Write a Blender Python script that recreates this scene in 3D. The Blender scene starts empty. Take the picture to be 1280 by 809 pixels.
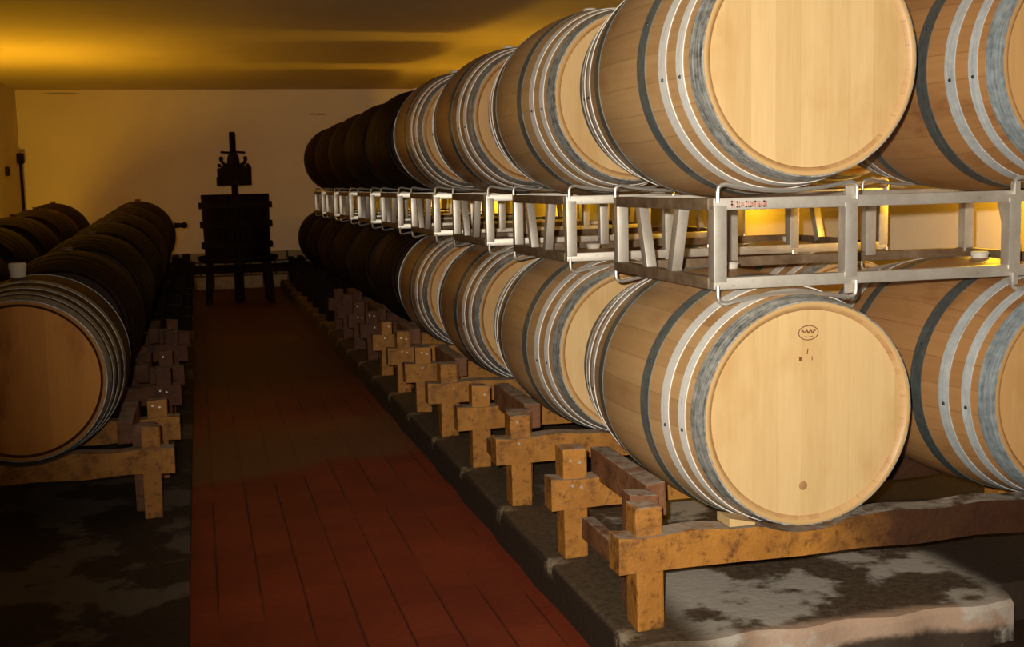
import bpy, bmesh, math, random
from mathutils import Vector, Matrix
random.seed(7)
scene = bpy.context.scene
C = scene.collection
PI = math.pi

# ------------------------------------------------------------------ camera
H = 1.227
F, YAW, PIT, ROL = 1502.55, math.radians(14.4874), math.radians(6.6974), math.radians(-1.3099)
fw = Vector((math.sin(YAW)*math.cos(PIT), math.cos(YAW)*math.cos(PIT), -math.sin(PIT)))
rr = Vector((math.cos(YAW), -math.sin(YAW), 0)); uu = rr.cross(fw)
r2 = rr*math.cos(ROL) + uu*math.sin(ROL); u2 = -rr*math.sin(ROL) + uu*math.cos(ROL)
cd = bpy.data.cameras.new('camera'); cam = bpy.data.objects.new('camera', cd); C.objects.link(cam)
cd.sensor_fit = 'HORIZONTAL'; cd.sensor_width = 36; cd.lens = F/1280*36
cd.clip_start = .05; cd.clip_end = 100
M = Matrix((r2, u2, -fw)).transposed().to_4x4(); M.translation = Vector((0, 0, H)); cam.matrix_world = M
scene.camera = cam

# ------------------------------------------------------------------ mesh helpers
def box(bm, x0, x1, y0, y1, z0, z1, bev=0.0, jit=0.0):
    vs = [bm.verts.new((x, y, z)) for x in (x0, x1) for y in (y0, y1) for z in (z0, z1)]
    if jit:
        for v in vs: v.co += Vector((random.uniform(-jit, jit) for _ in range(3)))
    q = [(0,1,3,2), (4,6,7,5), (0,4,5,1), (2,3,7,6), (0,2,6,4), (1,5,7,3)]
    fs = [bm.faces.new([vs[i] for i in f]) for f in q]
    if bev:
        es = set(e for f in fs for e in f.edges)
        bmesh.ops.bevel(bm, geom=list(es), offset=bev, segments=2, profile=.6, affect='EDGES')
    return vs

def bar(bm, p, q, w, h, side, bev=0.002):
    p, q = Vector(p), Vector(q); d = (q-p).normalized(); s = Vector(side)
    s = (s - d*s.dot(d)).normalized(); t = d.cross(s)
    vs = []
    for e in (p, q):
        for a, b in ((-1,-1), (1,-1), (1,1), (-1,1)): vs.append(bm.verts.new(e + s*a*w/2 + t*b*h/2))
    fs = [bm.faces.new([vs[i] for i in f]) for f in ((0,3,2,1), (4,5,6,7), (0,1,5,4), (1,2,6,5), (2,3,7,6), (3,0,4,7))]
    if bev:
        es = set(e for f in fs for e in f.edges)
        bmesh.ops.bevel(bm, geom=list(es), offset=bev, segments=2, profile=.6, affect='EDGES')

def tube(bm, pts, r, n=8):
    pts = [Vector(p) for p in pts]; rings = []
    up = None
    for i, p in enumerate(pts):
        d = (pts[min(i+1, len(pts)-1)] - pts[max(i-1, 0)]).normalized()
        if up is None:
            up = Vector((0,0,1)) if abs(d.z) < .9 else Vector((1,0,0))
        a = up - d*up.dot(d)
        if a.length < 1e-4: a = Vector((0,1,0)) - d*d.y
        a.normalize(); up = a; b = d.cross(a)
        rings.append([bm.verts.new(p + a*r*math.cos(2*PI*k/n) + b*r*math.sin(2*PI*k/n)) for k in range(n)])
    for i in range(len(rings)-1):
        for k in range(n):
            bm.faces.new((rings[i][k], rings[i][(k+1)%n], rings[i+1][(k+1)%n], rings[i+1][k]))
    bm.faces.new(list(reversed(rings[0]))); bm.faces.new(rings[-1])

def lathe(bm, prof, n=96, axis='Y', c=(0,0,0), closed=False):
    """prof: list of (r, a) along the axis; r = 0 closes to a point"""
    c = Vector(c); rings = []
    for r, a in prof:
        if r < 1e-6:
            p = (0, a, 0) if axis == 'Y' else (0, 0, a)
            rings.append([bm.verts.new(c + Vector(p))]); continue
        ring = []
        for k in range(n):
            t = 2*PI*k/n
            p = (r*math.sin(t), a, r*math.cos(t)) if axis == 'Y' else (r*math.cos(t), r*math.sin(t), a)
            ring.append(bm.verts.new(c + Vector(p)))
        rings.append(ring)
    m = len(rings)
    for i in range(m if closed else m-1):
        A, B = rings[i], rings[(i+1) % m]
        for k in range(n):
            k2 = (k+1) % n
            if len(A) == 1 and len(B) == 1: continue
            if len(A) == 1: bm.faces.new((A[0], B[k2], B[k]))
            elif len(B) == 1: bm.faces.new((A[k], A[k2], B[0]))
            else: bm.faces.new((A[k], A[k2], B[k2], B[k]))

def prism(bm, poly, y0, y1, bev=0.0):
    """polygon of (x, z) extruded along Y"""
    a = [bm.verts.new((x, y0, z)) for x, z in poly]; b = [bm.verts.new((x, y1, z)) for x, z in poly]
    n = len(poly); bm.faces.new(a); bm.faces.new(list(reversed(b)))
    for i in range(n): bm.faces.new((a[i], b[i], b[(i+1)%n], a[(i+1)%n]))

def mesh(name, bm, mat, smooth=True, ang=35):
    bmesh.ops.recalc_face_normals(bm, faces=bm.faces)
    me = bpy.data.meshes.new(name); bm.to_mesh(me); bm.free()
    me.materials.append(mat)
    if smooth:
        for p in me.polygons: p.use_smooth = True
        me.set_sharp_from_angle(angle=math.radians(ang))
    return me

def obj(name, me, parent=None, loc=None):
    o = bpy.data.objects.new(name, me); C.objects.link(o)
    if parent: o.parent = parent
    if loc: o.location = loc
    return o

def thing(name, label, cat, loc, group=None, me=None):
    o = bpy.data.objects.new(name, me); C.objects.link(o); o.location = loc
    o['label'] = label; o['category'] = cat
    if group: o['group'] = group
    return o

def struct(name, me, label=None):
    o = obj(name, me); o['kind'] = 'structure'
    if label: o['label'] = label
    return o

def copy_tree(o, parent=None):
    c = o.copy(); C.objects.link(c); c.parent = parent
    for ch in list(o.children): copy_tree(ch, c)
    return c

# ------------------------------------------------------------------ material helpers
class NT:
    def __init__(s, name):
        s.m = bpy.data.materials.new(name); s.m.use_nodes = True; s.t = s.m.node_tree
        s.b = s.t.nodes['Principled BSDF']; s.tc = s.t.nodes.new('ShaderNodeTexCoord')
    def L(s, a, b): s.t.links.new(a, b)
    def n(s, k): return s.t.nodes.new('ShaderNode'+k)
    def val(s, x, sock):
        if hasattr(x, 'is_output'): s.L(x, sock)
        else: sock.default_value = x
    def math(s, op, a, b=0.0, c=None):
        n = s.n('Math'); n.operation = op; s.val(a, n.inputs[0]); s.val(b, n.inputs[1])
        if c is not None: s.val(c, n.inputs[2])
        return n.outputs[0]
    def xyz(s, sock=None):
        n = s.n('SeparateXYZ'); s.L(sock or s.tc.outputs['Object'], n.inputs[0]); return n.outputs
    def comb(s, x, y, z):
        n = s.n('CombineXYZ'); s.val(x, n.inputs[0]); s.val(y, n.inputs[1]); s.val(z, n.inputs[2]); return n.outputs[0]
    def noise(s, vec, scale, detail=4, rough=.55):
        n = s.n('TexNoise'); s.L(vec, n.inputs['Vector']); n.inputs['Scale'].default_value = scale
        n.inputs['Detail'].default_value = detail; n.inputs['Roughness'].default_value = rough; return n.outputs['Fac']
    def white(s, v):
        n = s.n('TexWhiteNoise'); n.noise_dimensions = '1D'; s.val(v, n.inputs['W']); return n.outputs['Value']
    def ramp(s, fac, stops):
        n = s.n('ValToRGB'); s.L(fac, n.inputs[0]); e = n.color_ramp.elements
        while len(e) > 1: e.remove(e[-1])
        e[0].position = stops[0][0]; e[0].color = (*stops[0][1], 1)
        for p, c in stops[1:]: k = e.new(p); k.color = (*c, 1)
        return n.outputs[0]
    def step(s, fac, a, b):
        n = s.n('MapRange'); s.val(fac, n.inputs[0]); n.inputs[1].default_value = a; n.inputs[2].default_value = b
        n.interpolation_type = 'SMOOTHSTEP'; return n.outputs[0]
    def mix(s, f, a, b, mode='MIX'):
        n = s.n('Mix'); n.data_type = 'RGBA'; n.blend_type = mode
        s.val(f, n.inputs[0])
        for x, i in ((a, 6), (b, 7)):
            if hasattr(x, 'is_output'): s.L(x, n.inputs[i])
            else: n.inputs[i].default_value = (*x, 1)
        return n.outputs[2]
    def bump(s, h, strength=.3, dist=.01):
        n = s.n('Bump'); s.L(h, n.inputs['Height']); n.inputs['Strength'].default_value = strength
        n.inputs['Distance'].default_value = dist; s.L(n.outputs[0], s.b.inputs['Normal'])
    def out(s, col, rough=.6, metal=0.0, spec=.4):
        if hasattr(col, 'is_output'): s.L(col, s.b.inputs['Base Color'])
        else: s.b.inputs['Base Color'].default_value = (*col, 1)
        s.val(rough, s.b.inputs['Roughness']); s.val(metal, s.b.inputs['Metallic'])
        s.b.inputs['Specular IOR Level'].default_value = spec
        return s.m

RB, RR_, LB = .338, .284, .95          # barrel bilge radius, end radius, length

def oak_body(name, lo, hi, stain, amount, rough=.45, spec=.35, chime=None):
    t = NT(name); x, y, z = t.xyz()
    ang = t.math('ARCTAN2', x, t.math('SUBTRACT', z, RB))
    rnd = t.n('ObjectInfo').outputs['Random']
    a = t.math('ADD', t.math('MULTIPLY', ang, 28/(2*PI)), t.math('MULTIPLY', rnd, 9.0))
    st = t.white(t.math('ADD', t.math('FLOOR', a), t.math('MULTIPLY', rnd, 31.0)))
    v = t.comb(t.math('MULTIPLY', ang, 22), t.math('MULTIPLY', y, 3.0), t.math('MULTIPLY', rnd, 20))
    g = t.noise(v, 1.0, 6, .65)
    f = t.math('ADD', t.math('ADD', t.math('MULTIPLY', st, .26), .12), t.math('MULTIPLY', g, .6))
    col = t.ramp(f, [(.15, lo), (.9, hi)])
    bl = t.noise(t.comb(t.math('MULTIPLY', ang, 1.4), t.math('MULTIPLY', y, 2.0), t.math('MULTIPLY', rnd, 40)), 1.6, 5, .6)
    col = t.mix(t.math('MULTIPLY', t.step(bl, .5, .75), amount), col, stain)
    fr = t.math('FRACT', a)
    joint = t.math('SUBTRACT', 1.0, t.step(t.math('MINIMUM', fr, t.math('SUBTRACT', 1.0, fr)), 0.0, .035))
    col = t.mix(t.math('MULTIPLY', joint, .35), col, (lo[0]*.35, lo[1]*.3, lo[2]*.3))
    if chime: col = t.mix(t.math('GREATER_THAN', t.math('ABSOLUTE', y), LB/2-.0022), col, chime)
    t.bump(g, .15, .003)
    return t.out(col, rough, 0, spec)

def oak_head(name, lo, hi, stain, amount, spec=.3):
    t = NT(name); x, y, z = t.xyz()
    rnd = t.n('ObjectInfo').outputs['Random']
    pl = t.math('ADD', t.math('DIVIDE', x, .066), t.math('MULTIPLY', rnd, 7.3))
    st = t.white(t.math('ADD', t.math('FLOOR', pl), t.math('MULTIPLY', rnd, 13.0)))
    g = t.noise(t.comb(t.math('MULTIPLY', x, 95), t.math('MULTIPLY', z, 6), t.math('MULTIPLY', rnd, 20)), 1.0, 6, .65)
    f = t.math('ADD', t.math('ADD', t.math('MULTIPLY', st, .32), .06), t.math('MULTIPLY', g, .6))
    col = t.ramp(f, [(.1, lo), (.9, hi)])
    bl = t.noise(t.comb(t.math('MULTIPLY', x, 3), t.math('MULTIPLY', z, 1.5), t.math('MULTIPLY', rnd, 50)), 2.0, 5, .6)
    col = t.mix(t.math('MULTIPLY', t.step(bl, .48, .75), amount), col, stain)
    fr = t.math('FRACT', pl)
    joint = t.math('SUBTRACT', 1.0, t.step(t.math('MINIMUM', fr, t.math('SUBTRACT', 1.0, fr)), 0.0, .02))
    col = t.mix(t.math('MULTIPLY', joint, .16), col, (lo[0]*.4, lo[1]*.35, lo[2]*.3))
    t.bump(g, .1, .002)
    return t.out(col, .5, 0, spec)

def hoop_mat(name, a, b, rough, metal, lo=.35, hi=.65, spec=.5):
    t = NT(name); x, y, z = t.xyz()
    ang = t.math('ARCTAN2', x, t.math('SUBTRACT', z, RB))
    rnd = t.n('ObjectInfo').outputs['Random']
    g = t.noise(t.comb(t.math('MULTIPLY', ang, 2.5), t.math('MULTIPLY', y, 160), t.math('MULTIPLY', rnd, 30)), 1.0, 5, .7)
    g2 = t.noise(t.comb(t.math('MULTIPLY', ang, 14), t.math('MULTIPLY', y, 40), t.math('MULTIPLY', rnd, 30)), 1.0, 4, .6)
    f = t.math('ADD', t.math('MULTIPLY', g, .65), t.math('MULTIPLY', g2, .35))
    return t.out(t.ramp(f, [(lo, a), (hi, b)]), rough, metal, .1 if metal == 0 else .5)

def timber(name, lo, hi, dark, dust, spec=.3, wine=False):
    t = NT(name); p = t.tc.outputs['Object']; x, y, z = t.xyz()
    v1 = t.noise(p, 9, 6, .7); v2 = t.noise(p, 38, 5, .7)
    col = t.ramp(t.noise(p, 4, 4), [(.3, lo), (.7, hi)])
    col = t.mix(t.math('MULTIPLY', t.step(v1, .47, .70), .9), col, dark)
    col = t.mix(t.math('MULTIPLY', t.step(v2, .52, .72), .7), col, (dark[0]*.5, dark[1]*.4, dark[2]*.4))
    if wine:  # wine flag: beam colour gets darker towards its right end
        end_dark = t.step(t.math('ADD', x, t.math('MULTIPLY', t.noise(p, 6, 5), .5)), .62, .95)
        col = t.mix(t.math('MULTIPLY', end_dark, .95), col, (.030, .009, .004))
    if dust:
        nz = t.xyz(t.n('NewGeometry').outputs['Normal'])[2]
        d = t.math('MULTIPLY', t.step(nz, .6, .95), t.step(t.math('ADD', t.noise(p, 22, 5), 0.0), .3, .6))
        col = t.mix(t.math('MULTIPLY', d, dust), col, (.36, .31, .25))
    t.bump(v2, .6, .008)
    return t.out(col, .62, 0, spec)

MAT = dict(
    new_body=oak_body('new_oak_staves', (.36, .19, .072), (.58, .36, .165), (.29, .12, .04), .6, chime=(.50, .31, .13)),
    new_head=oak_head('new_oak_head', (.47, .295, .120), (.65, .455, .225), (.46, .26, .09), .6),
    tan_body=oak_body('toasted_oak_staves', (.27, .12, .042), (.45, .24, .092), (.17, .06, .02), .8, chime=(.42, .23, .085)),
    tan_head=oak_head('toasted_oak_head', (.40, .21, .075), (.58, .36, .15), (.36, .17, .05), .6),
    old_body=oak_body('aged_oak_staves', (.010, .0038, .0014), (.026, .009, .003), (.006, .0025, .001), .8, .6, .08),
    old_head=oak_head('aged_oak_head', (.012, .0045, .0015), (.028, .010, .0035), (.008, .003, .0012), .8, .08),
    left_body=oak_body('worn_oak_staves', (.04, .016, .006), (.075, .03, .01), (.03, .012, .005), .8, .6, .15, chime=(.36, .16, .045)),
    left_head=oak_head('worn_oak_head', (.44, .17, .032), (.60, .255, .052), (.22, .075, .014), .85, .1),
    pale_steel=hoop_mat('grey_steel_hoop', (.10, .115, .11), (.30, .31, .29), .45, .35, .4, .85),
    blue_white=hoop_mat('blue_grey_hoop', (.30, .33, .35), (.60, .63, .64), .5, .25, .3, .6),
    blue_chime=hoop_mat('blue_grey_wide_hoop', (.11, .14, .16), (.42, .47, .50), .55, .25, .36, .66),
    white_hoop=hoop_mat('bright_galvanised_hoop', (.50, .48, .44), (.86, .84, .79), .45, .25, .25, .5),
    grey_hoop=hoop_mat('weathered_galvanised_hoop', (.045, .05, .05), (.62, .62, .58), .5, .3, .36, .66),
    dark_hoop=hoop_mat('dark_steel_hoop', (.06, .072, .072), (.19, .20, .19), .45, .35, .4, .85),
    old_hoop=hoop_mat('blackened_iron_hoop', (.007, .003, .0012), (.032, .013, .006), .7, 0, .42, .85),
    left_hoop=hoop_mat('tarnished_iron_hoop', (.06, .058, .048), (.50, .49, .43), .5, .35, .36, .68),
)
t = NT('rivet_steel'); MAT['rivet'] = t.out((.05, .05, .05), .5, .5)
t = NT('bung_silicone'); MAT['bung'] = t.out((.62, .57, .48), .6)
t = NT('pale_bung'); MAT['pale_bung'] = t.out((.16, .09, .045), .7, 0, .1)
t = NT('branded_ink'); MAT['ink'] = t.out((.16, .045, .02), .8)
t = NT('head_knot'); MAT['knot'] = t.out((.34, .17, .07), .7)
t = NT('rack_steel'); p = t.tc.outputs['Object']
c = t.ramp(t.noise(p, 14, 5, .65), [(.3, (.60, .54, .46)), (.62, (.76, .70, .61))])
c = t.mix(t.math('MULTIPLY', t.step(t.noise(p, 30, 5, .7), .6, .75), .45), c, (.22, .13, .07))
t.bump(t.noise(p, 60, 3), .05, .002)
MAT['rack'] = t.out(c, .42, .72, .5)
t = NT('rusted_bar'); p = t.tc.outputs['Object']
MAT['rust'] = t.out(t.ramp(t.noise(p, 18, 5, .65), [(.3, (.11, .062, .032)), (.7, (.24, .165, .10))]), .6, .2, .3)
t = NT('rack_rod'); MAT['rod'] = t.out((.66, .62, .56), .36, .8)
t = NT('red_stencil_paint'); p = t.tc.outputs['Object']
MAT['red'] = t.out(t.ramp(t.noise(p, 90, 4), [(.35, (.46, .13, .10)), (.6, (.52, .34, .28))]), .6)
MAT['timber'] = timber('yellow_stained_timber', (.25, .095, .014), (.44, .19, .030), (.075, .025, .008), .85)
MAT['end_dark_timber'] = timber('dark_ended_timber', (.25, .095, .014), (.44, .19, .030), (.075, .025, .008), .85, .3, True)
MAT['rail'] = timber('brown_stained_timber', (.12, .045, .018), (.24, .10, .04), (.06, .022, .010), .75)
MAT['dim_timber'] = timber('dimmed_timber', (.07, .020, .004), (.13, .042, .008), (.03, .010, .004), .4)  # darker copy of the stand timber, painted in place of light fall-off
MAT['black_timber'] = timber('dark_and_dimmed_timber', (.008, .0034, .0015), (.018, .007, .003), (.006, .0025, .001), 0, .05)  # dark press wood; on the farthest stands it stands in for missing light
t = NT('nail_steel'); MAT['nail'] = t.out((.7, .68, .62), .35, .7)
t = NT('press_iron'); p = t.tc.outputs['Object']
MAT['iron'] = t.out(t.ramp(t.noise(p, 12), [(.3, (.008, .0045, .0025)), (.7, (.016, .009, .005))]), .7, 0, .08)
t = NT('white_bung'); MAT['paper'] = t.out((.62, .53, .40), .7)

# ---------------- room surfaces
t = NT('cream_plaster'); p = t.tc.outputs['Object']; x, y, z = t.xyz()
c = t.ramp(t.noise(p, 1.3, 6, .6), [(.3, (.76, .62, .44)), (.7, (.83, .69, .50))])
c = t.mix(t.math('MULTIPLY', t.step(t.noise(p, 26, 5, .7), .58, .8), .25), c, (.5, .38, .24))
for mx, mz, sx, sz in ((1.53, 2.12, .11, .013), (1.43, 2.125, .05, .012), (-1.48, 2.385, .26, .012)):
    dx = t.math('DIVIDE', t.math('SUBTRACT', x, mx), sx); dz = t.math('DIVIDE', t.math('SUBTRACT', z, mz), sz)
    r = t.math('SQRT', t.math('ADD', t.math('MULTIPLY', dx, dx), t.math('MULTIPLY', dz, dz)))
    yy = t.math('GREATER_THAN', y, 15.0)
    f = t.math('MULTIPLY', t.math('SUBTRACT', 1.0, t.step(r, .5, 1.0)), yy)
    c = t.mix(t.math('MULTIPLY', f, .65), c, (.16, .08, .03))
t.bump(t.noise(p, 30, 5), .2, .01)
PLASTER = t.out(c, .85, 0, .2)
t = NT('ceiling_plaster'); p = t.tc.outputs['Object']
CEIL = t.out(t.ramp(t.noise(p, 1.1, 6, .6), [(.3, (.60, .48, .32)), (.7, (.68, .55, .38))]), .9, 0, .2)

t = NT('red_paver_floor'); p = t.tc.outputs['Object']; x, y, z = t.xyz()
W = .128
col_i = t.math('FLOOR', t.math('DIVIDE', x, W)); fx = t.math('FRACT', t.math('DIVIDE', x, W))
sh = t.math('MULTIPLY', t.math('MODULO', t.math('ABSOLUTE', col_i), 2.0), .5)
yy = t.math('ADD', t.math('DIVIDE', y, .26), sh); fy = t.math('FRACT', yy); row = t.math('FLOOR', yy)
rn = t.white(t.math('ADD', t.math('MULTIPLY', col_i, 17.3), t.math('MULTIPLY', row, 3.7)))
n1 = t.noise(p, 2.2, 6, .65); n2 = t.noise(p, 40, 5, .7)
c = t.ramp(t.math('ADD', t.math('ADD', t.math('MULTIPLY', rn, .16), .07), t.math('MULTIPLY', n1, .7)), [(.25, (.13, .018, .006)), (.75, (.25, .041, .012))])
c = t.mix(t.math('MULTIPLY', t.step(n2, .5, .75), .5), c, (.09, .014, .006))
wob = t.math('MULTIPLY', t.math('SUBTRACT', t.noise(p, 7, 3), .5), .06)
gx = t.math('SUBTRACT', 1.0, t.step(t.math('MINIMUM', t.math('ADD', fx, wob), t.math('SUBTRACT', t.math('SUBTRACT', 1.0, fx), wob)), .0, .045))
gy = t.math('SUBTRACT', 1.0, t.step(t.math('MINIMUM', fy, t.math('SUBTRACT', 1.0, fy)), .0, .02))
gx = t.math('MULTIPLY', gx, t.step(t.noise(p, 1.7, 3), .36, .55))
g = t.math('MAXIMUM', gx, t.math('MULTIPLY', gy, .12))
c = t.mix(t.math('MULTIPLY', g, .85), c, (.035, .008, .004))
# worn cement strip across the aisle
e = t.math('ADD', y, t.math('ADD', t.math('MULTIPLY', x, -.35), t.math('MULTIPLY', t.math('SUBTRACT', t.noise(p, 3, 4), .5), .5)))
band = t.math('MULTIPLY', t.step(e, 5.02, 5.22), t.math('SUBTRACT', 1.0, t.step(e, 5.7, 6.6)))
c = t.mix(t.math('MULTIPLY', band, .8), c, (.16, .075, .03))
c = t.mix(t.math('GREATER_THAN', x, .957), c, (.028, .015, .008))
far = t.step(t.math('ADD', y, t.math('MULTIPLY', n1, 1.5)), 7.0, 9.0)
c = t.mix(t.math('MULTIPLY', far, .85), c, (.03, .007, .003))  # far floor darkened in the colour, standing in for dim light
t.bump(t.math('SUBTRACT', n2, t.math('MULTIPLY', g, 1.5)), .35, .006)
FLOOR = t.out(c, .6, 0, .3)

def concrete(name, pale_amt, edge, k=1.0):
    t = NT(name); p = t.tc.outputs['Object']; x, y, z = t.xyz()
    n1 = t.noise(p, 2.6, 8, .6); n2 = t.noise(p, 45, 5, .7)
    c = t.ramp(n2, [(.3, (.046*k, .029*k, .015*k)), (.7, (.112*k, .076*k, .043*k))])
    pm = t.step(n1, .50, .56)
    if edge:
        reg = t.math('MULTIPLY', t.step(x, 1.10, 1.22), t.math('MULTIPLY', t.math('SUBTRACT', 1.0, t.step(y, 3.6, 4.6)), t.math('SUBTRACT', 1.0, t.step(t.math('ADD', x, t.math('MULTIPLY', n1, .2)), 2.08, 2.2))))
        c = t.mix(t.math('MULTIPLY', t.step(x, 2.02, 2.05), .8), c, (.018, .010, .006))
        pm = t.math('MULTIPLY', pm, reg)
        c = t.mix(t.math('MULTIPLY', reg, t.math('MULTIPLY', t.step(n2, .4, .7), .55)), c, (.13, .085, .06))
        lip = t.math('MULTIPLY', t.math('SUBTRACT', 1.0, t.step(t.math('ADD', y, t.math('MULTIPLY', n1, .1)), 2.67, 2.72)), t.step(x, 1.1, 1.35))
        c = t.mix(t.math('MULTIPLY', lip, .85), c, (.46, .31, .22))
        fr = t.math('FRACT', t.math('DIVIDE', t.math('SUBTRACT', y, 2.40), .61))
        m = t.math('MULTIPLY', t.math('SUBTRACT', 1.0, t.step(t.math('ABSOLUTE', t.math('SUBTRACT', fr, .5)), .03, .085)),
                   t.math('SUBTRACT', 1.0, t.step(x, .97, 1.03)))
        m = t.math('MULTIPLY', m, t.math('MULTIPLY', t.step(n2, .35, .6), t.step(z, .055, .085)))
        c = t.mix(t.math('MULTIPLY', m, .75), c, (.42, .33, .22))
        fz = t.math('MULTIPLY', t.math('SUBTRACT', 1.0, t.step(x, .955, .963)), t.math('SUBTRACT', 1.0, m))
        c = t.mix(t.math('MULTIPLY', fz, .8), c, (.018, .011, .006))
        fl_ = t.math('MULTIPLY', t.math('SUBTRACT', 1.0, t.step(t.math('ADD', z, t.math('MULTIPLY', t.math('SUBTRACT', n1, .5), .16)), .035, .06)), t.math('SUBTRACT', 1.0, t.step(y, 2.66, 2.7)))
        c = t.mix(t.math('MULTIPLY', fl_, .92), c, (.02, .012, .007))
    c = t.mix(t.math('MULTIPLY', pm, pale_amt), c, (.46, .42, .36))
    t.bump(t.math('ADD', n1, t.math('MULTIPLY', n2, .5)), .5, .012)
    return t.out(c, .75, 0, .3)
CONC_R = concrete('stained_concrete', .85, True)
CONC_L = concrete('damp_dark_concrete', .16, False, .4)
t = NT('stone_ledge'); p = t.tc.outputs['Object']
br = t.n('TexBrick'); t.L(t.comb(t.xyz()[0], t.xyz()[2], 0.0), br.inputs['Vector'])
br.inputs['Scale'].default_value = 1.0; br.inputs['Brick Width'].default_value = .3; br.inputs['Row Height'].default_value = .17
br.inputs['Mortar Size'].default_value = .012
br.inputs['Color1'].default_value = (.34, .26, .15, 1); br.inputs['Color2'].default_value = (.28, .22, .13, 1); br.inputs['Mortar'].default_value = (.07, .045, .022, 1)
STONE = t.out(t.mix(t.math('MULTIPLY', t.step(t.noise(p, 9, 5), .45, .7), .6), br.outputs[0], (.12, .08, .04)), .85, 0, .2)

# ------------------------------------------------------------------ the room
XL, XR, YB, ZC, YF = -1.98, 3.02, 15.2, 2.425, -2.2
def slab(name, x0, x1, y0, y1, z0, z1, m, label):
    bm = bmesh.new(); box(bm, x0, x1, y0, y1, z0, z1); return struct(name, mesh(name, bm, m, False), label)
slab('floor', XL-.2, XR+.2, YF, YB+.2, -.2, 0, FLOOR, 'red paver floor of the cellar aisle')
slab('ceiling', XL-.2, XR+.2, YF, YB+.2, ZC, ZC+.2, CEIL, 'plain cellar ceiling lit yellow by lamps')
slab('wall_back', XL-.2, XR+.2, YB, YB+.2, 0, ZC, PLASTER, 'cream plaster wall at the end of the cellar')
slab('wall_left', XL-.2, XL, YF, YB, 0, ZC, PLASTER, 'cream plaster wall behind the left barrels')
slab('wall_right', XR, XR+.2, YF, YB, 0, ZC, PLASTER, 'cream plaster wall seen through the racks')
slab('trim_1', XL, XR, YB-.10, YB, 0, .45, STONE, 'low stone ledge along the foot of the back wall')

ZPR, ZPL = .109, .04
# right plinth: worn edges, front end stepping back at the right
bm = bmesh.new()
pts = []
y = 2.61
x = .955
edge = []
n = 60
for i in range(n+1):                                   # aisle edge from far to near
    yy = 14.9 + (2.61-14.9)*i/n
    edge.append((.955 + random.uniform(-.008, .006) - .012*(yy-2.6)/12, yy))
front = [(.975 + (2.02-.975)*i/24, 2.61 + .012*math.sin(i*1.1)) for i in range(1, 24)]
poly = edge + front + [(2.02, 2.62), (2.04, 2.66), (2.05, 2.74), (2.74, 2.75), (2.74, 14.9)]
top = [bm.verts.new((a, b, ZPR)) for a, b in poly]
sh_ = [bm.verts.new((a, b, ZPR-.012)) for a, b in poly]
cx, cy = 1.8, 8.0
for v, (a, b) in zip(top, poly):
    v.co.x += .012 if a < 1.0 else 0; v.co.y += .012 if b < 2.7 else 0
bot = [bm.verts.new((a - (.008 if a < 1.0 else 0), b, 0)) for a, b in poly]
bm.faces.new(top); N = len(poly)
for i in range(N):
    j = (i+1) % N
    bm.faces.new((top[i], sh_[i], sh_[j], top[j])); bm.faces.new((sh_[i], bot[i], bot[j], sh_[j]))
bmesh.ops.triangulate(bm, faces=[f for f in bm.faces if len(f.verts) > 4])
struct('trim_2', mesh('plinth', bm, CONC_R, True, 30), 'stained concrete plinth under the racked barrels on the right')
bm = bmesh.new()
box(bm, XL, -.08, YF, 14.4, 0, ZPL, .008)
struct('trim_3', mesh('plinth', bm, CONC_L, False), 'low dark concrete plinth under the left barrels')

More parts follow.
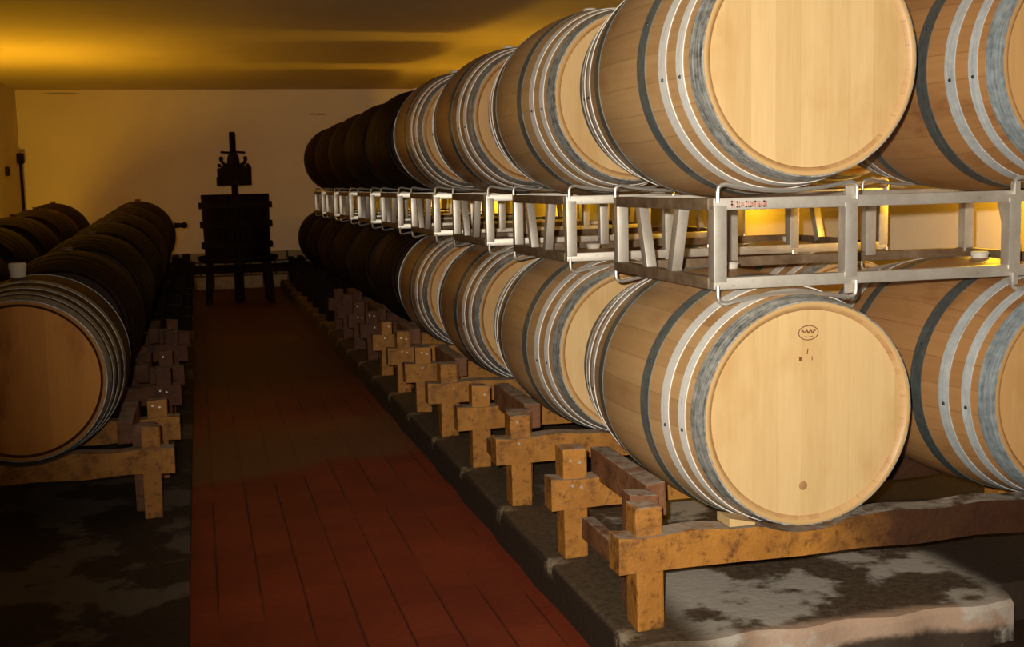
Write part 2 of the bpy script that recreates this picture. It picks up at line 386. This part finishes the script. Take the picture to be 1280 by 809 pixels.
# ------------------------------------------------------------------ barrels
def rad(s):                                            # stave radius at distance s from an end
    u = (s-LB/2)/(LB/2); return RB - (RB-RR_)*abs(u)**1.9
def barrel_meshes(kind):
    d = {}
    mb, mh = {'brown': ('tan_body', 'tan_head'), 'new': ('new_body', 'new_head'), 'tan': ('tan_body', 'tan_head'), 'old': ('old_body', 'old_head'), 'left': ('left_body', 'left_head')}[kind]
    ch, wh, dh = {'new': ('grey_hoop', 'white_hoop', 'pale_steel'), 'tan': ('grey_hoop', 'white_hoop', 'dark_hoop'), 'brown': ('blue_chime', 'blue_white', 'dark_hoop'),
                  'old': ('old_hoop',)*3, 'left': ('left_hoop',)*3}[kind]
    bm = bmesh.new()
    pr = []
    ns = 40
    for i in range(ns+1):
        s = LB*i/ns; r = rad(s)
        pr.append((r, s-LB/2))
    e = LB/2
    prof = [(RR_-.021, -e+.04), (RR_-.021, -e+.014), (RR_-.012, -e+.002), (RR_-.006, -e)] + [(RR_-.001, -e+.001)] + pr[1:-1] + \
           [(RR_-.001, e-.001), (RR_-.006, e), (RR_-.012, e-.002), (RR_-.021, e-.014), (RR_-.021, e-.04)]
    lathe(bm, prof, 96, 'Y', (0, 0, RB))
    d['body'] = mesh('staves', bm, MAT[mb])
    for sgn, nm in ((-1, 'front'), (1, 'rear')):
        bm = bmesh.new(); o = sgn*(e-.012)
        lathe(bm, [(0, o), (RR_-.0212, o), (RR_-.0212, o-sgn*.018), (0, o-sgn*.018)], 72, 'Y', (0, 0, RB))
        d['head_'+nm] = mesh('head', bm, MAT[mh])
    spec = [(.003, .058, ch, .0022), (.085, .115, wh, .002), (.163, .200, wh, .002), (.272, .318, dh, .002)]
    d['hoops'] = []
    for (a, b, m, th) in spec:
        for sgn in (-1, 1):
            bm = bmesh.new(); pro = []
            k = 5
            for i in range(k+1):
                s = a+(b-a)*i/k; rr0 = rad(s)
                pro.append((rr0+th, sgn*(e-s)))
            pro = [(rad(a)-.001, sgn*(e-a))] + pro + [(rad(b)-.001, sgn*(e-b))]
            lathe(bm, pro, 96, 'Y', (0, 0, RB))
            hm = mesh('hoop', bm, MAT[m])
            rv = None
            if kind in ('new', 'tan', 'brown') and m != ch:
                bm = bmesh.new(); ang = -PI/2 - .12 if m == wh else -PI/2+.35; s = (a+b)/2; R = rad(s)+th
                for dd in (0,):
                    A = ang+dd
                    nrm = Vector((math.sin(A), 0, math.cos(A))); ctr = nrm*R + Vector((0, sgn*(e-s), RB))
                    rot = nrm.to_track_quat('Z', 'Y').to_matrix().to_4x4()
                    bmesh.ops.create_cone(bm, cap_ends=True, segments=10, radius1=.006, radius2=.004, depth=.005,
                                          matrix=Matrix.Translation(ctr)@rot)
                rv = mesh('rivet', bm, MAT['rivet'])
            d['hoops'].append((hm, rv))
    bm = bmesh.new()
    lathe(bm, [(0, RB*2+.018), (.024, RB*2+.018), (.028, RB*2+.014), (.022, RB*2-.004), (0, RB*2-.004)], 20, 'Z')
    d['bung'] = mesh('bung', bm, MAT['pale_bung' if kind == 'left' else 'bung'])
    return d
def make_barrel(kind):
    d = barrel_meshes(kind)
    r = bpy.data.objects.new('wine_barrel', None); C.objects.link(r); r.empty_display_size = .2
    obj('staves', d['body'], r); obj('head', d['head_front'], r); obj('head', d['head_rear'], r)
    for hm, rv in d['hoops']:
        h = obj('hoop', hm, r)
        if rv: obj('rivet', rv, h)
    obj('bung', d['bung'], r)
    return r
PROTO = {}
def place_barrel(kind, x, yfront, zaxis, label, group):
    if kind not in PROTO: PROTO[kind] = o = make_barrel(kind)
    else: o = copy_tree(PROTO[kind])
    o.location = (x, yfront+LB/2, zaxis-RB); o['label'] = label; o['category'] = 'barrel'; o['group'] = group
    return o

ORD = ['front', 'second', 'third', 'fourth', 'fifth', 'sixth', 'seventh', 'eighth', 'ninth', 'tenth']
P = 1.2205
XA, XBk = 1.461, 2.282
Y1, ZLO, ZUP = 2.686, .632, 1.510
NR, NL = 9, 10
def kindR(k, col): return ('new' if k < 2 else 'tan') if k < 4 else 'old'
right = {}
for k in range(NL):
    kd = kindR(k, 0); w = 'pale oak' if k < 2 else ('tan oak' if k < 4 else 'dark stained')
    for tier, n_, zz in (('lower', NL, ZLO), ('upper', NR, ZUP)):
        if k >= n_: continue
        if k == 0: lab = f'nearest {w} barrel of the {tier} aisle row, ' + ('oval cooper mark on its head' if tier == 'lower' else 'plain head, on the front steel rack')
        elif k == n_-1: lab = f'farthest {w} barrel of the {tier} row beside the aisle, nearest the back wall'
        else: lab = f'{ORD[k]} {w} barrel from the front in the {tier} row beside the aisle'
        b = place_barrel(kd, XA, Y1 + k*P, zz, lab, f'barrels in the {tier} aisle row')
        right[(tier, 0, k)] = b
        if k > 6 and tier == 'lower': continue
        kb = 'brown' if k == 0 else kd
        if k == 0: lab = f'brown oak barrel with blue grey hoops at the right edge, {tier} row'
        else: lab = f'{ORD[k]} {w} barrel from the front in the {tier} row hidden behind the aisle row'
        right[(tier, 1, k)] = place_barrel(kb, XBk, Y1 + k*P, zz, lab, f'barrels in the {tier} row by the right wall')

# marks on the head of the nearest lower barrel
hd = right[('lower', 0, 0)].children[1]
bm = bmesh.new(); yh = -LB/2+.0115; zc = RB+.205
pts = [(.027*math.cos(2*PI*i/28), yh, zc+.018*math.sin(2*PI*i/28)) for i in range(29)]
tube(bm, pts, .0012, 5)
pts = [(-.019+.038*i/16, yh, zc+.004*math.sin(i*1.35)+.003) for i in range(17)]
tube(bm, pts, .0018, 5)
tube(bm, [(-.012, yh, zc-.009), (0, yh, zc-.011), (.012, yh, zc-.009)], .0008, 5)
tube(bm, [(-.001, yh, zc-.040), (-.003, yh, zc-.054)], .0014, 5)
box(bm, -.025, -.019, yh-.0008, yh+.0008, zc-.070, zc-.060)
tube(bm, [(.010, yh, zc-.060), (.011, yh, zc-.070)], .0012, 5)
m_ = obj('cooper_mark', mesh('cooper_mark', bm, MAT['ink']), hd); m_['label'] = 'branded oval cooper mark with small figures'
bm = bmesh.new()
lathe(bm, [(0, -LB/2+.0112), (.010, -LB/2+.0112), (.012, -LB/2+.0122)], 16, 'Y', (-.012, 0, RB-.185))
m_ = obj('plug', mesh('plug', bm, MAT['knot']), hd); m_['label'] = 'small brown plug low on the head'

# left barrels: the row climbs slightly away from the camera
XLa, XLb, YL1 = -.625, -1.40, 4.44
def zleft(k): return .575 + .036*k
left = {}
for k in range(7):
    zz = zleft(k)
    if k == 0: lab = 'orange brown barrel with dark hoops at the left edge, on a timber stand'
    elif k == 6: lab = 'farthest dark barrel of the left aisle row, silhouetted beside the wine press'
    else: lab = f'{ORD[k]} dark barrel from the front in the left row beside the aisle'
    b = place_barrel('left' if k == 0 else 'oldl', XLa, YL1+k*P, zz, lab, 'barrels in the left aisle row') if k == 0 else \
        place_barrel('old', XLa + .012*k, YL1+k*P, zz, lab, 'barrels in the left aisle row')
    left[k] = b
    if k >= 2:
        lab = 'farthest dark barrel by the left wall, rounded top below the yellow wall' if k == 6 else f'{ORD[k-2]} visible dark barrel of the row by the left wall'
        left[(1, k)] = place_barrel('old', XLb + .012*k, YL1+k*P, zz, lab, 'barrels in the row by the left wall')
# pale bungs on the left barrels
pb = None
for key, b in left.items():
    for ch in b.children:
        if ch.name.split('.')[0] == 'bung':
            if pb is None: pb = ch.data if key == 0 else None
            if pb: ch.data = pb
# spigot on the farthest left barrel
bm = bmesh.new()
bmesh.ops.create_cone(bm, cap_ends=True, segments=14, radius1=.028, radius2=.02, depth=.09,
    matrix=Matrix.Translation((RB+.035, .1, RB+.09)) @ Matrix.Rotation(PI/2, 4, 'Y'))
bmesh.ops.create_icosphere(bm, subdivisions=2, radius=.032, matrix=Matrix.Translation((RB+.085, .1, RB+.09)))
obj('spigot', mesh('spigot', bm, MAT['iron']), left[6])
# the nearest left barrel has a tall white bung
bm = bmesh.new()
lathe(bm, [(0, RB*2+.052), (.030, RB*2+.052), (.034, RB*2+.046), (.027, RB*2-.004), (0, RB*2-.004)], 24, 'Z')
for ch in left[0].children:
    if ch.name.split('.')[0] == 'bung':
        ch.data = mesh('bung', bm, MAT['paper']); ch['label'] = 'tall off white bung'; ch.location.x = -.05

# ------------------------------------------------------------------ steel racks
ZRB, ZRT = .948, 1.176
XR0, CW, PX, DR, YR0 = 1.238, .400, .850, .742, 2.770
WID = PX + CW
def make_rack():
    r = bpy.data.objects.new('barrel_rack', None); C.objects.link(r)
    hgt = ZRT-ZRB; b = .030; pw = .036
    xs = [0, CW-pw, PX, WID-pw]
    m = {}
    bm = bmesh.new(); box(bm, 0, WID, 0, b, 0, b, .003); m['bar'] = mesh('long_bar', bm, MAT['rack'])
    for y in (0, DR-b):
        for z in (0, hgt-b):
            if y > 0 and z == 0:
                bm = bmesh.new(); box(bm, 0, WID, 0, b, 0, b, .003)
                obj('long_bar', mesh('long_bar', bm, MAT['rust']), r, (0, y, z))['label'] = 'brown rusted rear bottom bar'
            else: obj('long_bar', m['bar'], r, (0, y, z))
    bm = bmesh.new(); box(bm, 0, pw, -.002, pw-.002, b*.6, hgt-b*.6, .003); mp = mesh('post', bm, MAT['rack'])
    for y in (0, DR-pw+.004):
        for x in xs: obj('post', mp, r, (x, y, 0))
    bm = bmesh.new(); box(bm, -.003, b, b, DR-b, 0, b, .003); ms = mesh('side_bar', bm, MAT['rust'])
    for x in (0, WID-b+.003):
        for z in (0, hgt-b): obj('side_bar', ms, r, (x, 0, z))['label'] = 'brown rusted side bar'
    for x in (.016, WID-.016):
        for ya, yb in ((.235, .30), (.545, .475)):
            bm = bmesh.new(); bar(bm, (x, ya, hgt-b*.5), (x, yb, b*.5), .030, .034, (1, 0, 0))
            obj('brace', mesh('brace', bm, MAT['rack']), r)
    rr_ = .0055
    def cradle(top, rad_):
        pts = []
        zt = hgt + .034 if top else -.034
        z0 = hgt-.01 if top else .01
        s = 1 if top else -1
        c = .02
        pts += [(.008, 0, z0), (.008, 0, zt-s*c), (.010, 0, zt-s*c*.4), (.018, 0, zt-s*c*.1), (.03, 0, zt)]
        half = CW/2-.03; sag = rad_ - math.sqrt(rad_**2-half**2)   # shallow arc
        for i in range(1, 20):
            u = -half + 2*half*i/20; d = sag - (rad_ - math.sqrt(rad_**2-u*u))
            pts.append((CW/2+u, 0, zt - s*d))
        q = [(CW-x, y, z) for x, y, z in reversed(pts[:5])]
        bm = bmesh.new(); tube(bm, pts+q, rr_, 8)
        return mesh('cradle', bm, MAT['rod'])
    ct, cb = cradle(True, .80), cradle(False, .80)
    for y in (-.007, DR+.007):
        for x in (0, PX):
            obj('cradle', ct, r, (x, y, 0)); obj('cradle', cb, r, (x, y, 0))
    # small welded bracket tabs behind the cradle ends
    bm = bmesh.new(); box(bm, 0, .026, .002, .008, hgt-.01, hgt+.024, .001); mt = mesh('tab', bm, MAT['rack'])
    bm = bmesh.new(); box(bm, 0, .026, .002, .008, -.024, .01, .001); mt2 = mesh('tab', bm, MAT['rack'])
    for x in (CW-.034, PX+.008):
        obj('tab', mt, r, (x, 0, 0)); obj('tab', mt2, r, (x, 0, 0))
    return r
rack0 = make_rack()
for k in range(NR):
    o = rack0 if k == 0 else copy_tree(rack0)
    o.location = (XR0 + (random.uniform(-.008, .008) if k else 0), YR0 + k*P + (random.uniform(-.02, .02) if k > 1 else 0), ZRB)
    o['category'] = 'rack'; o['group'] = 'steel racks between the barrel rows'
    o['label'] = ('front galvanised steel rack with red lettering on its top bar' if k == 0 else
                  'farthest galvanised steel rack, nearest the back wall' if k == NR-1 else
                  f'{ORD[k]} galvanised steel rack from the front between the barrel rows')
# red stencilled lettering on the front bar of the first rack: worn, illegible strokes
bm = bmesh.new(); hz = ZRT-ZRB
def stroke(x0, x1, z0, z1): box(bm, x0, x1, -.0035, -.0005, z0, z1)
zb, zt = hz-.024, hz-.007
xk = .047
stroke(xk, xk+.004, zb, zt); stroke(xk, xk+.011, zt-.004, zt); stroke(xk, xk+.010, zb+.006, zb+.010)
for i, w in enumerate((.009, .008, .009, .008, .010, .009, .008)):
    x = xk+.015+i*.0122
    stroke(x, x+.0032, zb, zt-.001)
    if i % 2 == 0: stroke(x, x+w, zt-.005, zt-.001)
    if i % 3 != 1: stroke(x, x+w, zb, zb+.004)
    stroke(x+w-.003, x+w, zb+.003*(i % 2), zt-.003)
l0 = [c for c in rack0.children if c.name.startswith('long_bar') and c.location.y == 0 and c.location.z > .1][0]
s_ = obj('lettering', mesh('lettering', bm, MAT['red']), l0, (-l0.location.x, -l0.location.y, -l0.location.z))
s_['label'] = 'worn red lettering'

# ------------------------------------------------------------------ timber stands
def make_stand(xc, y0, zaxis, zpl, side, xother, mats, label, group, nails, jit=.004):
    """side -1: aisle posts left of the barrel centre (right stack); +1 mirrored.  Stations at y0 and y0+.61"""
    mb, mr = mats
    base = Vector((xc + side*.42, y0+.04, zpl))
    r = thing('barrel_stand', label, 'stand', base, group)
    s = side
    def part(name, bm, m, smooth=False, parent=r):
        me = mesh(name, bm, m, smooth)
        me.transform(Matrix.Translation(-base)) if parent is r else me.transform(Matrix.Translation(-base))
        return obj(name, me, parent)
    ztop = zaxis-.277; zbot = ztop-.090; zpost = zaxis-.200
    for i, yo in enumerate((0, .61)):
        ya = y0+yo
        j = lambda a=.008: random.uniform(-a, a)
        # cross beam with shallow saddles where the barrels rest
        xa, xb = xc + s*(.509+j(.012)), xother - s*.34
        xs = [xa + (xb-xa)*q/60 for q in range(61)]
        rloc = max(rad(min(max(ya-(y0-.014)+dd, 0), LB)) for dd in (0, .04, .08)) + .0035
        prof = []
        for x in xs:
            z = ztop + .004*math.sin(x*23+yo*40)
            for cxx in (xc, xother):
                if abs(x-cxx) < rloc-.01: z = min(z, zaxis - math.sqrt(rloc**2-(x-cxx)**2))
            prof.append((x, z))
        low = [(x, zbot + .004*math.sin(x*17+yo*31)) for x in reversed(xs[::6])]
        bm = bmesh.new(); prism(bm, prof+low, ya, ya+.075)
        part('cross_beam', bm, MAT['end_dark_timber'] if side < 0 and mb is MAT['timber'] else mb)
        # aisle side posts: front post housed behind the beam face, second post behind it
        def post(px0, px1, py0, py1, zt, m=mb):
            bm = bmesh.new(); box(bm, min(px0, px1), max(px0, px1), py0, py1, zpl-.001, zt, .006, jit)
            o = part('post', bm, m); return o
        p1 = post(xc+s*.457+j(), xc+s*.384, ya+.015, ya+.09, zpost+j())
        if i == 0: post(xc+s*.43+j(), xc+s*.352, ya+.125, ya+.20, zpost-.01+j(), mr)
        if nails:
            for (dx, dz) in ((-.014, .035), (.014, .028)):
                for zc_, yy in ((zpost-.06, ya+.015), (ztop-.055, ya)):
                    if random.random() < .35: continue
                    bm = bmesh.new()
                    bmesh.ops.create_cone(bm, cap_ends=True, segments=10, radius1=.0055, radius2=.004, depth=.006,
                        matrix=Matrix.Translation((xc+s*.42+dx, yy-.002, zc_+dz)) @ Matrix.Rotation(PI/2, 4, 'X'))
                    part('nail', bm, MAT['nail'], True, p1)
        # posts between the two barrels and at the wall side
        post(xother-s*.28, xother-s*.21, ya+.015, ya+.09, zbot+.002)
    # rails along the barrels
    bm = bmesh.new(); xi = xc+s*.352; xo = xc+s*.292
    box(bm, min(xi, xo), max(xi, xo), y0+.215, y0+.69, zpost-.092, zpost-.004, .006, jit); part('rail', bm, mr)
    bm = bmesh.new(); xi = xc+s*.40; xo = xc+s*.36
    box(bm, min(xi, xo), max(xi, xo), y0+.10, y0+.64, zpl+.06, zpl+.12, .006, jit); part('rail', bm, mr)
    return r
for k in range(NL):
    mats = (MAT['timber'], MAT['rail']) if k < 4 else ((MAT['dim_timber'], MAT['dim_timber']) if k < 6 else (MAT['black_timber'],)*2)  # farther stands take darker timber copies, shade put into the colour
    lab = 'front yellow timber stand under the nearest lower barrel on the right' if k == 0 else \
          'farthest dark timber stand on the right plinth' if k == NL-1 else \
          f'{ORD[k]} {"yellow" if k < 4 else "dark"} timber stand from the front on the right plinth'
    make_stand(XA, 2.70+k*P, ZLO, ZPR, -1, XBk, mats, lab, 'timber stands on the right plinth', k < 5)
for k in range(7):
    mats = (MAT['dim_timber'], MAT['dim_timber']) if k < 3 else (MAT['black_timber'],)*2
    if k == 0: mats = (MAT['timber'], MAT['rail'])
    lab = 'timber stand under the orange brown barrel at the left edge' if k == 0 else \
          'farthest timber stand on the left plinth beside the wine press' if k == 6 else \
          f'{ORD[k]} timber stand from the front on the left plinth'
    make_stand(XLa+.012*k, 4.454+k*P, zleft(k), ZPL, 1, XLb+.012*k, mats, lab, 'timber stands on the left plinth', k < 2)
# chock under the nearest lower barrel
bm = bmesh.new()
prism(bm, [(-.035, 0), (.035, 0), (.035, .006), (-.035, .022)], -.03, .045)
thing('wooden_wedge', 'small pale wooden wedge on the beam under the nearest lower barrel', 'wedge', (1.285, 2.735, ZLO-.277+.001), None,
      mesh('wedge', bm, MAT['new_head'], False))

# ------------------------------------------------------------------ wine press
px, py = .405, 13.5
pr = thing('wine_press', 'dark basket wine press with a central screw, silhouetted against the back wall', 'press', (px, py, 0))
bm = bmesh.new()
for i in range(40):
    a = 2*PI*i/40; d = Vector((math.cos(a), math.sin(a), 0)); t_ = Vector((-d.y, d.x, 0))
    p0 = d*.335 + Vector((0, 0, .50)); p1 = d*.352 + Vector((0, 0, 1.168))
    bar(bm, p0, p1, .047, .022, t_, .002)
obj('basket', mesh('basket', bm, MAT['black_timber'], False), pr)
for z in (.62, .845, 1.05):
    bm = bmesh.new(); R = .335+.017*(z-.5)/.67+.012
    lathe(bm, [(R, z-.028), (R+.012, z-.024), (R+.012, z+.024), (R, z+.028)], 56, 'Z', closed=True)
    hp = obj('band', mesh('band', bm, MAT['iron']), pr)
    for sx in (-1, 1):
        bm = bmesh.new(); box(bm, sx*(R+.012)-.018, sx*(R+.012)+.018, -.03, .03, z-.035, z+.035, .006)
        obj('lug', mesh('lug', bm, MAT['iron'], False), hp)
bm = bmesh.new()
lathe(bm, [(0, .44), (.40, .44), (.43, .47), (.43, .50), (.405, .50), (.40, .475), (0, .475)], 56, 'Z')
box(bm, -.06, .06, -.53, -.38, .43, .46, .006)
obj('tray', mesh('tray', bm, MAT['iron']), pr)
bm = bmesh.new()
lathe(bm, [(0, .3), (.032, .3), (.032, 1.83), (.026, 1.84), (0, 1.84)], 20, 'Z')
for i in range(60):                                     # screw thread
    z = 1.17+i*.0108; lathe(bm, [(.031, z-.004), (.0365, z), (.031, z+.004)], 16, 'Z')
obj('screw', mesh('screw', bm, MAT['iron']), pr)
bm = bmesh.new()
box(bm, -.185, .180, -.13, .13, 1.262, 1.36, .01); box(bm, -.175, .172, -.10, .10, 1.355, 1.45, .012)
box(bm, .14, .185, -.06, .06, 1.34, 1.475, .01)
obj('pressing_block', mesh('pressing_block', bm, MAT['black_timber'], False), pr)
bm = bmesh.new()
lathe(bm, [(0, 1.44), (.125, 1.44), (.125, 1.475), (.07, 1.49), (.06, 1.57), (.045, 1.60), (0, 1.60)], 24, 'Z')
for sx in (-1, 1):
    tube(bm, [(sx*.05, 0, 1.47), (sx*.11, 0, 1.50), (sx*.13, 0, 1.535), (sx*.125, 0, 1.555)], .017, 8)
    bmesh.ops.create_icosphere(bm, subdivisions=2, radius=.024, matrix=Matrix.Translation((sx*.128, 0, 1.555)))
    bmesh.ops.create_icosphere(bm, subdivisions=2, radius=.022, matrix=Matrix.Translation((sx*.150, 0, 1.48)))
for i in range(18):
    a = 2*PI*i/18; box(bm, .125*math.cos(a)-.01, .125*math.cos(a)+.01, .125*math.sin(a)-.01, .125*math.sin(a)+.01, 1.445, 1.472)
obj('ratchet_head', mesh('ratchet_head', bm, MAT['iron']), pr)
bm = bmesh.new(); tube(bm, [(-.13, 0, 1.625), (-.06, 0, 1.618), (.06, 0, 1.622), (.13, 0, 1.615)], .012, 8)
obj('handle_pin', mesh('handle_pin', bm, MAT['iron']), pr)
for sx in (-1, 1):
    for sy in (-1, 1):
        bm = bmesh.new(); bar(bm, (sx*.30, sy*.26, .45), (sx*.33, sy*.30, .0), .07, .07, (1, 0, 0), .006)
        obj('leg', mesh('leg', bm, MAT['black_timber'], False), pr)
bm = bmesh.new(); box(bm, -.05, .05, -.05, .05, 0, .45, .008); obj('leg', mesh('leg', bm, MAT['black_timber'], False), pr)
for sy in (-1, 1):
    bm = bmesh.new(); box(bm, -.50, .50, sy*.29-.03, sy*.29+.03, .33, .385, .006)
    obj('stretcher', mesh('stretcher', bm, MAT['black_timber'], False), pr)

# ------------------------------------------------------------------ junction box and conduit on the left wall near the corner
jb = thing('junction_box', 'small dark electrical box with a conduit running down beside the corner of the yellow wall', 'electrical box', (XL, 15.0, 1.63))
bm = bmesh.new(); box(bm, 0, .07, -.06, .06, -.06, .06, .012); obj('box', mesh('box', bm, MAT['iron'], False), jb)
bm = bmesh.new(); tube(bm, [(.03, 0, -.05), (.03, .01, -.3), (.03, .0, -.55), (.03, .02, -.9)], .017, 8); obj('conduit', mesh('conduit', bm, MAT['iron']), jb)
bm = bmesh.new(); box(bm, 0, .035, -.05, .05, -.05, .05, .008); box(bm, .035, .045, -.018, .018, -.028, .028, .003)
thing('light_switch', 'small dark switch on the wall at the far left edge', 'switch', (XL, 14.05, 1.47), None, mesh('switch', bm, MAT['iron'], False))

# ------------------------------------------------------------------ light
def lamp(kind, name, loc, energy, color, size=.05):
    l = bpy.data.lights.new(name, kind); l.energy = energy; l.color = color; l.shadow_soft_size = size
    o = bpy.data.objects.new(name, l); C.objects.link(o); o.location = loc; return o
fl = lamp('SPOT', 'camera_flash', (-.07, -.02, H+.07), 660, (1, .93, .80), .018)
fl.data.spot_size = math.radians(73); fl.data.spot_blend = 1.0
aim = Vector((1.42, 3.2, 1.22))
fl.rotation_euler = (aim-Vector(fl.location)).to_track_quat('-Z', 'Y').to_euler()
WARM = (1.0, .56, .025)
for i, (yy, e) in enumerate(((3.78, 9), (6.21, 10), (9.87, 23), (12.31, 23))):
    lamp('POINT', 'wall_lamp', (2.76, yy, 1.22), e, WARM, .05)
lamp('POINT', 'wall_lamp', (-1.78, 11.2, .84), 118, WARM, .12)
w = bpy.data.worlds.new('world'); scene.world = w; w.use_nodes = True
w.node_tree.nodes['Background'].inputs[0].default_value = (.05, .018, .004, 1)
w.node_tree.nodes['Background'].inputs[1].default_value = .2

vs = scene.view_settings
vs.view_transform = 'Standard'; vs.look = 'None'; vs.gamma = 1; vs.exposure = 0; vs.use_curve_mapping = False
